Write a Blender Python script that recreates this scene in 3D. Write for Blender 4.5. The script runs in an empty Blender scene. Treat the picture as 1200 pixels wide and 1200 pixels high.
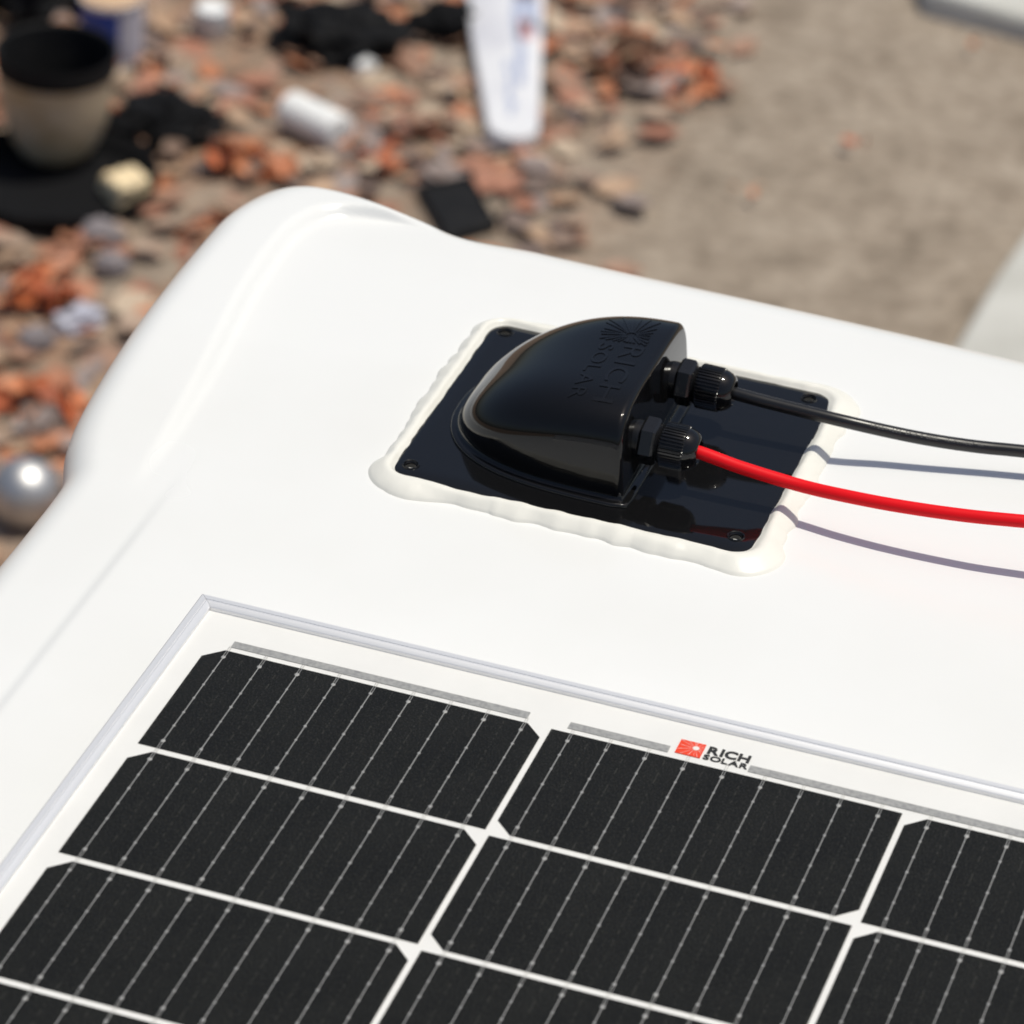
import bpy, bmesh, math, random
from mathutils import Vector, Matrix, noise

random.seed(7)
scene = bpy.context.scene
COL = scene.collection

# ------------------------------------------------------------------ camera
cam_data = bpy.data.cameras.new('camera')
cam = bpy.data.objects.new('camera', cam_data)
COL.objects.link(cam)
right = Vector((0.94621, 0.31831, 0.05807))
up = Vector((-0.21634, -0.48892 * -1, 0.84507))
fwd = Vector((-0.24060, 0.81218, -0.53149))
M3 = Matrix((right, up, -fwd)).transposed()
cam.matrix_world = Matrix.Translation((0.60722, -1.56687, 1.13612)) @ M3.to_4x4()
cam_data.sensor_width = 36.0
cam_data.lens = 152.21
cam_data.clip_start = 0.05
cam_data.clip_end = 3000.0
cam_data.dof.use_dof = True
cam_data.dof.focus_distance = 2.10
cam_data.dof.aperture_fstop = 12.5
scene.camera = cam

# ------------------------------------------------------------------ world, sun, exposure
SUN = Vector((0.27, 0.11, 0.955)).normalized()
world = bpy.data.worlds.new('World')
scene.world = world
world.use_nodes = True
wn = world.node_tree
bg = wn.nodes['Background']
sky = wn.nodes.new('ShaderNodeTexSky')
sky.sky_type = 'NISHITA'
sky.sun_disc = False
sky.dust_density = 3.0
sky.sun_elevation = math.asin(SUN.z)
sky.sun_rotation = math.atan2(SUN.x, SUN.y)
wn.links.new(sky.outputs[0], bg.inputs[0])
bg.inputs[1].default_value = 0.078
sun_data = bpy.data.lights.new('sun', 'SUN')
sun_data.energy = 3.08
sun_data.angle = math.radians(0.53)
sun_data.color = (1.0, 0.965, 0.85)
sun = bpy.data.objects.new('sun', sun_data)
COL.objects.link(sun)
sun.rotation_euler = SUN.to_track_quat('Z', 'Y').to_euler()
sun.location = (0, 0, 6)
vs = scene.view_settings
vs.view_transform = 'Standard'
vs.look = 'None'
vs.exposure = 0.0
vs.gamma = 1.0
vs.use_curve_mapping = False

# ------------------------------------------------------------------ helpers
ORI = {}


def tag(o, label=None, cat=None, group=None, kind=None):
    if label: o['label'] = label
    if cat: o['category'] = cat
    if group: o['group'] = group
    if kind: o['kind'] = kind
    return o


def link(o, parent, origin):
    COL.objects.link(o)
    origin = Vector(origin)
    ORI[o] = origin
    if parent is not None:
        o.parent = parent
        o.location = origin - ORI[parent]
    else:
        o.location = origin
    return o


def empty(name, origin):
    o = bpy.data.objects.new(name, None)
    o.empty_display_size = 0.02
    return link(o, None, origin)


def mesh_data(name, verts, faces, m=None, smooth=True, sharp=None):
    me = bpy.data.meshes.new(name)
    me.from_pydata([tuple(v) for v in verts], [], faces)
    me.validate()
    if m: me.materials.append(m)
    bm = bmesh.new(); bm.from_mesh(me)
    bmesh.ops.recalc_face_normals(bm, faces=bm.faces)
    for f in bm.faces: f.smooth = smooth
    if smooth and sharp:
        for e in bm.edges:
            if len(e.link_faces) == 2 and e.calc_face_angle(0) > sharp: e.smooth = False
    bm.to_mesh(me); bm.free()
    return me


def build(name, verts, faces, m, parent=None, smooth=True, origin=None, sharp=math.radians(40)):
    """verts are world coordinates"""
    if origin is None:
        origin = ORI[parent] if parent is not None else Vector((0, 0, 0))
    origin = Vector(origin)
    me = mesh_data(name, [Vector(v) - origin for v in verts], faces, m, smooth, sharp)
    return link(bpy.data.objects.new(name, me), parent, origin)


def grid_faces(nr, nc, close_r=False, close_c=False):
    F = []
    for i in range(nr if close_r else nr - 1):
        for j in range(nc if close_c else nc - 1):
            a = i * nc + j; b = i * nc + (j + 1) % nc
            c = ((i + 1) % nr) * nc + (j + 1) % nc; d = ((i + 1) % nr) * nc + j
            F.append((a, b, c, d))
    return F


def box_vf(x0, x1, y0, y1, z0, z1):
    V = [(x0, y0, z0), (x1, y0, z0), (x1, y1, z0), (x0, y1, z0), (x0, y0, z1), (x1, y0, z1), (x1, y1, z1), (x0, y1, z1)]
    F = [(0, 3, 2, 1), (4, 5, 6, 7), (0, 1, 5, 4), (1, 2, 6, 5), (2, 3, 7, 6), (3, 0, 4, 7)]
    return V, F


class MB:
    def __init__(s): s.v = []; s.f = []
    def add(s, V, F):
        b = len(s.v); s.v += [tuple(v) for v in V]; s.f += [tuple(i + b for i in f) for f in F]
    def box(s, *a): s.add(*box_vf(*a))


def sm(t):
    t = max(0.0, min(1.0, t)); return t * t * (3 - 2 * t)


def lerp(a, b, t): return a + (b - a) * t


def catmull(P, n):
    out = []
    for i in range(len(P) - 1):
        p0 = P[max(i - 1, 0)]; p1 = P[i]; p2 = P[i + 1]; p3 = P[min(i + 2, len(P) - 1)]
        for k in range(n):
            t = k / n
            out.append([0.5 * (2 * b + (c - a) * t + (2 * a - 5 * b + 4 * c - d) * t * t + (3 * b - a - 3 * c + d) * t ** 3)
                        for a, b, c, d in zip(p0, p1, p2, p3)])
    out.append(list(P[-1]))
    return out


def lathe_x(profile, n, c, rfun=None, phase=0.0):
    """profile (x, r) about an axis along +X through c"""
    V = []
    for (x, r) in profile:
        for k in range(n):
            a = 2 * math.pi * k / n + phase
            rr = r if rfun is None else rfun(x, r, k)
            V.append((c[0] + x, c[1] + rr * math.cos(a), c[2] + rr * math.sin(a)))
    return V, grid_faces(len(profile), n, False, True)


def lathe_z(profile, n, c):
    V = []
    for (r, z) in profile:
        for k in range(n):
            a = 2 * math.pi * k / n
            V.append((c[0] + r * math.cos(a), c[1] + r * math.sin(a), c[2] + z))
    return V, grid_faces(len(profile), n, False, True)


# ------------------------------------------------------------------ materials
def mat(name, col, rough=0.5, metal=0.0, spec=0.5, var=None, bump=None, coat=0.0, rvar=None):
    """var = (scale, second colour, low, high) ; bump = (scale, strength, distance) ; rvar = (scale, rough2)"""
    m = bpy.data.materials.new(name); m.use_nodes = True
    nt = m.node_tree; b = nt.nodes['Principled BSDF']
    b.inputs['Base Color'].default_value = (*col, 1)
    b.inputs['Roughness'].default_value = rough
    b.inputs['Metallic'].default_value = metal
    b.inputs['Specular IOR Level'].default_value = spec
    b.inputs['Coat Weight'].default_value = coat
    tc = nt.nodes.new('ShaderNodeTexCoord')
    def nz(scale, detail=4):
        n = nt.nodes.new('ShaderNodeTexNoise'); n.inputs['Scale'].default_value = scale; n.inputs['Detail'].default_value = detail
        nt.links.new(tc.outputs['Object'], n.inputs['Vector']); return n
    if var:
        n = nz(var[0]); r = nt.nodes.new('ShaderNodeMapRange')
        r.inputs[1].default_value = var[2]; r.inputs[2].default_value = var[3]
        nt.links.new(n.outputs['Fac'], r.inputs[0])
        mx = nt.nodes.new('ShaderNodeMix'); mx.data_type = 'RGBA'
        mx.inputs[6].default_value = (*col, 1); mx.inputs[7].default_value = (*var[1], 1)
        nt.links.new(r.outputs[0], mx.inputs[0]); nt.links.new(mx.outputs[2], b.inputs['Base Color'])
    if bump:
        n = nz(bump[0], 3); bp = nt.nodes.new('ShaderNodeBump')
        bp.inputs['Strength'].default_value = bump[1]; bp.inputs['Distance'].default_value = bump[2]
        nt.links.new(n.outputs['Fac'], bp.inputs['Height']); nt.links.new(bp.outputs[0], b.inputs['Normal'])
    if rvar:
        n = nz(rvar[0]); r = nt.nodes.new('ShaderNodeMapRange')
        r.inputs[1].default_value = 0.35; r.inputs[2].default_value = 0.7
        r.inputs[3].default_value = rough; r.inputs[4].default_value = rvar[1]
        nt.links.new(n.outputs['Fac'], r.inputs[0]); nt.links.new(r.outputs[0], b.inputs['Roughness'])
    return m


GEL = mat('white_gelcoat', (0.80, 0.803, 0.798), 0.16, var=(5.0, (0.76, 0.76, 0.745), 0.45, 0.8), bump=(9.0, 0.12, 0.004), rvar=(4.0, 0.3))
SEAL = mat('cream_sealant', (0.810, 0.795, 0.735), 0.34, bump=(48.0, 0.22, 0.003))
BLACK = mat('gloss_black_plastic', (0.006, 0.006, 0.0065), 0.045, spec=0.45, rvar=(60.0, 0.075), bump=(28.0, 0.03, 0.001))
NYLON = mat('black_nylon', (0.010, 0.010, 0.011), 0.20, spec=0.5, bump=(900.0, 0.10, 0.0002))
RUBBER = mat('black_rubber', (0.012, 0.012, 0.012), 0.5)
BCABLE = mat('black_cable_jacket', (0.011, 0.011, 0.012), 0.30, spec=0.5, bump=(500.0, 0.08, 0.0002))
RCABLE = mat('red_cable_jacket', (0.80, 0.006, 0.012), 0.48, spec=0.18, bump=(500.0, 0.06, 0.0002))
PRINT = mat('grey_cable_print', (0.09, 0.09, 0.095), 0.5)
ALU = mat('anodised_aluminium', (0.83, 0.83, 0.845), 0.42, metal=0.55, bump=(300.0, 0.05, 0.0003))
BACK = mat('white_backsheet', (0.80, 0.80, 0.79), 0.5, var=(30.0, (0.77, 0.77, 0.76), 0.4, 0.7))
WIRE = mat('tinned_copper_wire', (0.44, 0.44, 0.43), 0.4, metal=0.25)
RIBBON = mat('tinned_ribbon', (0.44, 0.44, 0.43), 0.45, metal=0.3, var=(500.0, (0.33, 0.33, 0.33), 0.4, 0.65))
INK = mat('black_ink', (0.015, 0.015, 0.015), 0.6)
ORANGE = mat('orange_red_ink', (0.80, 0.05, 0.008), 0.6)
WHITEINK = mat('white_ink', (0.80, 0.78, 0.75), 0.6)


def cell_material():
    m = bpy.data.materials.new('mono_silicon'); m.use_nodes = True
    nt = m.node_tree; N = nt.nodes; L = nt.links; b = N['Principled BSDF']
    b.inputs['Roughness'].default_value = 0.42
    b.inputs['Specular IOR Level'].default_value = 0.10
    tc = N.new('ShaderNodeTexCoord'); sep = N.new('ShaderNodeSeparateXYZ'); L.new(tc.outputs['Object'], sep.inputs[0])
    def math_(op, a, bb=None):
        n = N.new('ShaderNodeMath'); n.operation = op
        for i, x in enumerate((a, bb)):
            if x is None: continue
            if isinstance(x, (int, float)): n.inputs[i].default_value = x
            else: L.new(x, n.inputs[i])
        return n.outputs[0]
    # faint dashed lines half-way between the wires
    fr = math_('FRACT', math_('DIVIDE', math_('SUBTRACT', sep.outputs[0], 0.0098), 0.01829))
    line = math_('LESS_THAN', math_('ABSOLUTE', math_('SUBTRACT', fr, 0.5)), 0.011)
    nz = N.new('ShaderNodeTexNoise'); nz.inputs['Scale'].default_value = 420; nz.inputs['Detail'].default_value = 1
    L.new(tc.outputs['Object'], nz.inputs['Vector'])
    dash = math_('MULTIPLY', line, math_('GREATER_THAN', nz.outputs['Fac'], 0.52))
    # fine sparkle of the textured wafer
    n2 = N.new('ShaderNodeTexNoise'); n2.inputs['Scale'].default_value = 1300; n2.inputs['Detail'].default_value = 2
    L.new(tc.outputs['Object'], n2.inputs['Vector'])
    mr = N.new('ShaderNodeMapRange'); L.new(n2.outputs['Fac'], mr.inputs[0])
    mr.inputs[1].default_value = 0.52; mr.inputs[2].default_value = 0.78; mr.inputs[3].default_value = 0.0; mr.inputs[4].default_value = 0.050
    n3 = N.new('ShaderNodeTexNoise'); n3.inputs['Scale'].default_value = 26; n3.inputs['Detail'].default_value = 3
    L.new(tc.outputs['Object'], n3.inputs['Vector'])
    v = math_('ADD', math_('ADD', mr.outputs[0], math_('MULTIPLY', dash, 0.036)), math_('MULTIPLY', n3.outputs['Fac'], 0.009))
    v = math_('ADD', v, 0.003)
    cmb = N.new('ShaderNodeCombineColor')
    L.new(v, cmb.inputs[0]); L.new(v, cmb.inputs[1]); L.new(math_('MULTIPLY', v, 0.86), cmb.inputs[2])
    L.new(cmb.outputs[0], b.inputs['Base Color'])
    return m


def glass_material():
    m = bpy.data.materials.new('panel_glass'); m.use_nodes = True
    nt = m.node_tree; N = nt.nodes; L = nt.links
    N.remove(N['Principled BSDF'])
    tr = N.new('ShaderNodeBsdfTransparent'); gl = N.new('ShaderNodeBsdfGlossy'); gl.inputs['Roughness'].default_value = 0.22
    tr.inputs[0].default_value = (0.99, 0.988, 0.985, 1)
    fr = N.new('ShaderNodeFresnel'); fr.inputs['IOR'].default_value = 1.19
    tc = N.new('ShaderNodeTexCoord'); nz = N.new('ShaderNodeTexNoise'); nz.inputs['Scale'].default_value = 900
    L.new(tc.outputs['Object'], nz.inputs['Vector'])
    bp = N.new('ShaderNodeBump'); bp.inputs['Strength'].default_value = 0.12; bp.inputs['Distance'].default_value = 0.0004
    L.new(nz.outputs['Fac'], bp.inputs['Height']); L.new(bp.outputs[0], gl.inputs['Normal'])
    ge = N.new('ShaderNodeNewGeometry'); inv = N.new('ShaderNodeMath'); inv.operation = 'SUBTRACT'; inv.inputs[0].default_value = 1
    L.new(ge.outputs['Backfacing'], inv.inputs[1]); mu = N.new('ShaderNodeMath'); mu.operation = 'MULTIPLY'
    L.new(fr.outputs[0], mu.inputs[0]); L.new(inv.outputs[0], mu.inputs[1])
    mx = N.new('ShaderNodeMixShader')
    L.new(mu.outputs[0], mx.inputs[0]); L.new(tr.outputs[0], mx.inputs[1]); L.new(gl.outputs[0], mx.inputs[2])
    L.new(mx.outputs[0], N['Material Output'].inputs[0])
    return m


def ground_material():
    m = bpy.data.materials.new('dusty_ground'); m.use_nodes = True
    nt = m.node_tree; N = nt.nodes; L = nt.links; b = N['Principled BSDF']
    b.inputs['Roughness'].default_value = 0.9; b.inputs['Specular IOR Level'].default_value = 0.2
    tc = N.new('ShaderNodeTexCoord')
    def nz(scale, det, rough=0.6):
        n = N.new('ShaderNodeTexNoise'); n.inputs['Scale'].default_value = scale; n.inputs['Detail'].default_value = det
        n.inputs['Roughness'].default_value = rough
        L.new(tc.outputs['Object'], n.inputs['Vector']); return n.outputs['Fac']
    r = N.new('ShaderNodeValToRGB'); L.new(nz(9.0, 5), r.inputs[0])
    r.color_ramp.elements[0].position = 0.32; r.color_ramp.elements[0].color = (0.255, 0.208, 0.162, 1)
    r.color_ramp.elements[1].position = 0.66; r.color_ramp.elements[1].color = (0.40, 0.335, 0.270, 1)
    e = r.color_ramp.elements.new(0.48); e.color = (0.35, 0.288, 0.228, 1)
    r2 = N.new('ShaderNodeValToRGB'); L.new(nz(34.0, 4), r2.inputs[0])
    r2.color_ramp.elements[0].position = 0.36; r2.color_ramp.elements[0].color = (0.62, 0.60, 0.58, 1)
    r2.color_ramp.elements[1].position = 0.60; r2.color_ramp.elements[1].color = (1, 1, 1, 1)
    mx = N.new('ShaderNodeMix'); mx.data_type = 'RGBA'; mx.blend_type = 'MULTIPLY'; mx.inputs[0].default_value = 0.8
    L.new(r.outputs[0], mx.inputs[6]); L.new(r2.outputs[0], mx.inputs[7]); L.new(mx.outputs[2], b.inputs['Base Color'])
    # brown leaf mould where the leaves have gathered (left of x = -1.1)
    sp = N.new('ShaderNodeSeparateXYZ'); L.new(tc.outputs['Object'], sp.inputs[0])
    mr = N.new('ShaderNodeMapRange'); L.new(sp.outputs[0], mr.inputs[0])
    mr.inputs[1].default_value = -1.0; mr.inputs[2].default_value = -1.5
    m2 = N.new('ShaderNodeMapRange'); L.new(nz(5.0, 4), m2.inputs[0]); m2.inputs[1].default_value = 0.38; m2.inputs[2].default_value = 0.62
    mm = N.new('ShaderNodeMath'); mm.operation = 'MULTIPLY'; L.new(mr.outputs[0], mm.inputs[0]); L.new(m2.outputs[0], mm.inputs[1])
    r3 = N.new('ShaderNodeValToRGB'); L.new(nz(22.0, 4), r3.inputs[0])
    r3.color_ramp.elements[0].position = 0.35; r3.color_ramp.elements[0].color = (0.16, 0.105, 0.075, 1)
    r3.color_ramp.elements[1].position = 0.65; r3.color_ramp.elements[1].color = (0.40, 0.235, 0.15, 1)
    mx3 = N.new('ShaderNodeMix'); mx3.data_type = 'RGBA'
    L.new(mm.outputs[0], mx3.inputs[0]); L.new(mx.outputs[2], mx3.inputs[6]); L.new(r3.outputs[0], mx3.inputs[7]); L.new(mx3.outputs[2], b.inputs['Base Color'])
    bp = N.new('ShaderNodeBump'); bp.inputs['Strength'].default_value = 0.5; bp.inputs['Distance'].default_value = 0.02
    L.new(nz(45.0, 5), bp.inputs['Height']); L.new(bp.outputs[0], b.inputs['Normal'])
    return m


def leaf_material(name, stops):
    m = bpy.data.materials.new(name); m.use_nodes = True
    nt = m.node_tree; N = nt.nodes; L = nt.links; b = N['Principled BSDF']
    b.inputs['Roughness'].default_value = 0.6
    g = N.new('ShaderNodeNewGeometry'); r = N.new('ShaderNodeValToRGB')
    L.new(g.outputs['Random Per Island'], r.inputs[0]); L.new(r.outputs[0], b.inputs['Base Color'])
    r.color_ramp.interpolation = 'CONSTANT'
    el = r.color_ramp.elements
    el[0].position = 0; el[0].color = (*stops[0], 1)
    el[1].position = 1 / len(stops); el[1].color = (*stops[1], 1)
    for i, s in enumerate(stops[2:], 2):
        e = el.new(i / len(stops)); e.color = (*s, 1)
    return m


CELL = cell_material()
GLASS = glass_material()
GROUND = ground_material()

# ------------------------------------------------------------------ ground
RZ = -0.0285          # level of the roof
GZ = -2.30            # level of the ground
nseg = 40
gv = []; gf = []
xs = [-400, -60, -12, -6] + [-4 + i * 0.2 for i in range(31)] + [5, 12, 60, 400]
ys = [-400, -60, -12, -4, 0] + [2.6 + i * 0.2 for i in range(26)] + [10, 20, 60, 400]
for y in ys:
    for x in xs:
        z = GZ + (0.012 * noise.noise((x * 2.1, y * 2.1, 3)) if -4.1 < x < 2.1 and 2.5 < y < 7.7 else 0)
        gv.append((x, y, z))
o = build('ground', gv, grid_faces(len(ys), len(xs)), GROUND)
tag(o, 'dusty taupe ground below the vehicle', 'ground', kind='structure')


def gh(x, y):
    return GZ + 0.012 * noise.noise((x * 2.1, y * 2.1, 3))


# ------------------------------------------------------------------ camper van roof
van = empty('camper_van', (0.5, -0.3, GZ))
tag(van, 'white camper van with glossy moulded roof and raised rounded corner', 'van')
# station: B inner start, I foot of the raised rim, O outermost edge, H rim height, C crease depth, r roll radius
ST = []
for y in (-1.2, -0.8, -0.5, -0.3, -0.2, -0.1, -0.03, 0.03, 0.08):
    ST.append((-.07, y, -.098, y, -.1505, y, 0, 1, .030))
for y, i, oo, h, c in ((.115, -.098, -.1505, 0, .9), (.145, -.099, -.1505, .0, .55), (.163, -.0995, -.1515, .0004, .35), (.176, -.1, -.1562, .0012, .2), (.192, -.1005, -.1620, .0024, .1), (.22, -.102, -.1673, .0042, 0),
                       (.27, -.107, -.1725, .0060, 0), (.315, -.113, -.1755, .0070, 0), (.36, -.119, -.177, .0072, 0), (.405, -.122, -.1775, .0072, 0)):
    ST.append((-.07, y, i, y, oo, y + (y - .1) * .03, h, c, .032))
ST += [(-.068, .425, -.122, .435, -.1765, .447, .0070, 0, .033),
       (-.063, .434, -.117, .456, -.170, .482, .0068, 0, .033),
       (-.055, .439, -.108, .467, -.158, .496, .0066, 0, .031),
       (-.047, .441, -.098, .4720, -.142, .5005, .0064, 0, .030),
       (-.038, .442, -.084, .4745, -.115, .5000, .0058, 0, .030),
       (-.025, .442, -.062, .4745, -.083, .4998, .0026, 0, .034),
       (-.005, .442, -.040, .4730, -.052, .4985, .0, 0, .039),
       (.02, .442, 0, .472, -.005, .5045, 0, 0, .040)]
for x in (.07, .13, .2, .29, .4, .55, .8, 1.15, 1.5):
    yy = .5045 - .11 * max(0, x - .08) ** 2
    ST.append((x, yy - .0625, x, yy - .03, x, yy, 0, 0, .040))
ST = [(s[0], s[1], s[2], s[3], s[4] + .0046, s[5], s[6], s[7], .021) if s[5] < .46 and s[4] < -.14 else s for s in ST]
S = catmull(ST, 8)
V = []; nprof = 44
for s in S:
    B = Vector(s[0:2]); I = Vector(s[2:4]); O = Vector(s[4:6]); H, C, r = s[6:9]
    D = (O - B).length; dI = min((I - B).length, D - .004)
    for k in range(nprof):
        if k < 30:
            d = (D - r) * k / 30.0; drop = 0
        else:
            a = (k - 30) / 13.0 * math.pi / 2
            d = D - r + r * math.sin(a); drop = r * (1 - math.cos(a))
        z = RZ + H * sm((d - dI) / .0085) - C * .0016 * sm((d - .0125) / .007) - C * .0012 * sm((d - .02) / .05) - drop
        p = B.lerp(O, d / D)
        V.append((p.x, p.y, z))
F = grid_faces(len(S), nprof)
nb = len(V)
V += [(1.5, -1.2, RZ)]
F.append(tuple([i * nprof for i in range(len(S))] + [nb]))
build('roof_shell', V, F, GEL, van, sharp=None)
V = []
for s in S:
    O = Vector(s[4:6]); B = Vector(s[0:2]); n = (O - B).normalized(); r = s[8]
    for dz, off in ((-r + .0005, -.0004), (-r - .05, .001), (-.16, .0), (-.17, .010), (-.20, .010), (-.21, .0), (-.8, .02), (-1.95, .02)):
        p = O + n * off
        V.append((p.x, p.y, RZ + dz))
build('body_side', V, grid_faces(len(S), 8), GEL, van)

# ------------------------------------------------------------------ solar panel
CW, CH, GX, GY = 0.166, 0.08489, 0.00291, 0.00393
NC, NR = 4, 8
PX0, PX1 = -0.0109, NC * (CW + GX) - GX + 0.0109
PY1, PY0 = 0.0289, -(NR * (CH + GY) - GY) - 0.0289
panel = empty('solar_panel', ((PX0 + PX1) / 2, (PY0 + PY1) / 2, RZ))
tag(panel, 'black cell solar panel with silver frame mounted on the white roof', 'solar panel')
V, Fc = box_vf(PX0 - .003, PX1 + .003, PY0 - .003, PY1 + .003, -.004, -.0004)
build('backsheet', V, Fc, BACK, panel, smooth=False)
V, Fc = box_vf(PX0 - .002, PX1 + .002, PY0 - .002, PY1 + .002, .0009, .0013)
build('front_glass', V, Fc, GLASS, panel, smooth=False)
# frame rails, mitred: (outward, z)
prof = [(0, -.0045), (0, .0014), (.0004, .0019), (.0026, .0031), (.0030, .0031), (.0032, .0027), (.0036, .0027), (.0038, .0032),
        (.0062, .0034), (.0068, .0030), (.0070, .0022), (.0070, RZ + .0004), (.0052, RZ + .0004), (.0052, -.0045)]
corn = [(PX0, PY0), (PX1, PY0), (PX1, PY1), (PX0, PY1)]
sgn = [(-1, -1), (1, -1), (1, 1), (-1, 1)]
for k in range(4):
    V = []
    for q in (k, (k + 1) % 4):
        e = .00012 * (1 if q == k else -1)
        dx = 1 if k == 0 else -1 if k == 2 else 0
        dy = 1 if k == 1 else -1 if k == 3 else 0
        for (d, z) in prof:
            V.append((corn[q][0] + sgn[q][0] * d + dx * e, corn[q][1] + sgn[q][1] * d + dy * e, z))
    n = len(prof)
    Fr = [(j, (j + 1) % n, n + (j + 1) % n, n + j) for j in range(n)] + [tuple(range(n)), tuple(range(n, 2 * n))]
    build('frame_rail', V, Fr, ALU, panel, sharp=math.radians(25))


def cell_mesh(top):
    c = .0085
    P = [(0, 0), (CW, 0), (CW, CH - c), (CW - c, CH), (c, CH), (0, CH - c)] if top else [(c, 0), (CW - c, 0), (CW, c), (CW, CH), (0, CH), (0, c)]
    n = len(P)
    V = [(x, y - CH, -.00035) for x, y in P] + [(x, y - CH, 0) for x, y in P]
    F = [tuple(range(n))[::-1], tuple(range(n, 2 * n))] + [(i, (i + 1) % n, n + (i + 1) % n, n + i) for i in range(n)]
    return mesh_data('solar_cell', V, F, CELL, False)


def busbar_mesh(variant, tail=GY / 2):
    rnd = random.Random(variant)
    m = MB(); w = .00019
    y0, y1 = -.0062, -CH + .0062
    m.box(-w, w, y1, y0, .00004, .00022)
    for k in range(7):
        y = lerp(y0, y1, k / 6) + rnd.uniform(-.0006, .0006)
        r = (.00105 if k in (0, 6) else .00075) * rnd.uniform(.85, 1.15)
        n = 7
        V = [(r * math.cos(2 * math.pi * i / n), y + 1.15 * r * math.sin(2 * math.pi * i / n), .00012) for i in range(n)] + \
            [(.6 * r * math.cos(2 * math.pi * i / n), y + .7 * r * math.sin(2 * math.pi * i / n), .00042) for i in range(n)]
        m.add(V, [(i, (i + 1) % n, n + (i + 1) % n, n + i) for i in range(n)] + [tuple(range(n, 2 * n))])
    for s in (-1, 1):           # the flattened loop at each end of a wire
        x = s * .00050
        m.box(x - .00011, x + .00011, y0, tail, .00004, .00016)
        m.box(x - .00011, x + .00011, -CH - GY / 2, y1, .00004, .00016)
    return mesh_data('busbar', m.v, m.f, WIRE, False)


cm = {True: cell_mesh(True), False: cell_mesh(False)}
bm_ = [busbar_mesh(i) for i in range(5)]
bm_top = [busbar_mesh(i, .0040) for i in range(5)]      # top row: wire ends reach the ribbon
for r in range(NR):
    for c in range(NC):
        org = (c * (CW + GX), -r * (CH + GY), 0)
        ce = link(bpy.data.objects.new('solar_cell', cm[c % 2 == 0]), panel, org)
        for k in range(9):
            link(bpy.data.objects.new('busbar', (bm_top if r == 0 else bm_)[(r * 7 + c * 3 + k) % 5]), ce, (org[0] + .0098 + k * .01830, org[1], 0))
for (a, b) in ((.0098, .156), (.1755, .2235), (.2615, .498), (.515, .66)):
    V, Fc = box_vf(a, b, .0036, .0086, -.0003, .00005)
    build('bus_ribbon', V, Fc, RIBBON, panel, smooth=False)


# ------------------------------------------------------------------ logo shapes
def glyph(ch, bold):
    cu = bpy.data.curves.new('glyph', 'FONT'); cu.body = ch; cu.size = 1.0; cu.offset = bold; cu.resolution_u = 4
    ob = bpy.data.objects.new('glyph', cu); COL.objects.link(ob)
    dg = bpy.context.evaluated_depsgraph_get()
    me = bpy.data.meshes.new_from_object(ob.evaluated_get(dg))
    V = [tuple(v.co) for v in me.vertices]; Fq = [tuple(p.vertices) for p in me.polygons]
    bpy.data.objects.remove(ob); bpy.data.curves.remove(cu); bpy.data.meshes.remove(me)
    return V, Fq


def word(txt, x0, x1, y0, y1, bold, gap=.10):
    """glyph polygons fitted to a box in logo units"""
    G = []; x = 0
    for ch in txt:
        V, Fq = glyph(ch, bold)
        a = min(v[0] for v in V); b = max(v[0] for v in V)
        G.append(([(v[0] - a + x, v[1]) for v in V], Fq)); x += b - a + gap
    x -= gap
    lo = min(v[1] for V, _ in G for v in V); hi = max(v[1] for V, _ in G for v in V)
    return [([(x0 + (v[0]) / x * (x1 - x0), y0 + (v[1] - lo) / (hi - lo) * (y1 - y0)) for v in V], Fq) for V, Fq in G]


def refine(V, Fq, mx):
    bm = bmesh.new(); vs_ = [bm.verts.new((v[0], v[1], 0)) for v in V]
    for f in Fq:
        try: bm.faces.new([vs_[i] for i in f])
        except ValueError: pass
    bmesh.ops.remove_doubles(bm, verts=bm.verts, dist=1e-6)
    for _ in range(3):
        ed = [e for e in bm.edges if e.calc_length() > mx]
        if not ed: break
        bmesh.ops.subdivide_edges(bm, edges=ed, cuts=1)
        bmesh.ops.triangulate(bm, faces=[f for f in bm.faces if len(f.verts) > 3])
    bm.verts.index_update()
    V2 = [tuple(v.co) for v in bm.verts]; F2 = [tuple(v.index for v in f.verts) for f in bm.faces]
    bm.free(); return V2, F2


def slab(V, Fq, fn, z0, z1):
    """extrude a flat polygon set; fn(x, y, h) -> world"""
    n = len(V); VV = [fn(v[0], v[1], z0) for v in V] + [fn(v[0], v[1], z1) for v in V]
    FF = [tuple(i + n for i in f) for f in Fq]
    cnt = {}
    for f in Fq:
        for a, b in zip(f, f[1:] + f[:1]): cnt.setdefault((min(a, b), max(a, b)), []).append((a, b))
    for k, l in cnt.items():
        if len(l) == 1:
            a, b = l[0]; FF.append((a, b, b + n, a + n))
    return VV, FF


def rays(W, Hh, cx, cy, n, r0, rnd, wmin, wmax, jit=.25):
    out = []
    for k in range(n):
        a = 2 * math.pi * (k + rnd.uniform(-jit, jit)) / n
        dx, dy = math.cos(a), math.sin(a)
        t = min(((W - cx) / dx if dx > 0 else -cx / dx) if abs(dx) > 1e-6 else 9, ((Hh - cy) / dy if dy > 0 else -cy / dy) if abs(dy) > 1e-6 else 9)
        t *= rnd.uniform(.86, .99)
        w = rnd.uniform(wmin, wmax)
        px, py = -dy, dx
        out.append(([(cx + dx * r0 - px * w * .25, cy + dy * r0 - py * w * .25), (cx + dx * t - px * w * .5, cy + dy * t - py * w * .5),
                     (cx + dx * t + px * w * .5, cy + dy * t + py * w * .5), (cx + dx * r0 + px * w * .25, cy + dy * r0 + py * w * .25)], [(0, 1, 2, 3)]))
    return out


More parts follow.
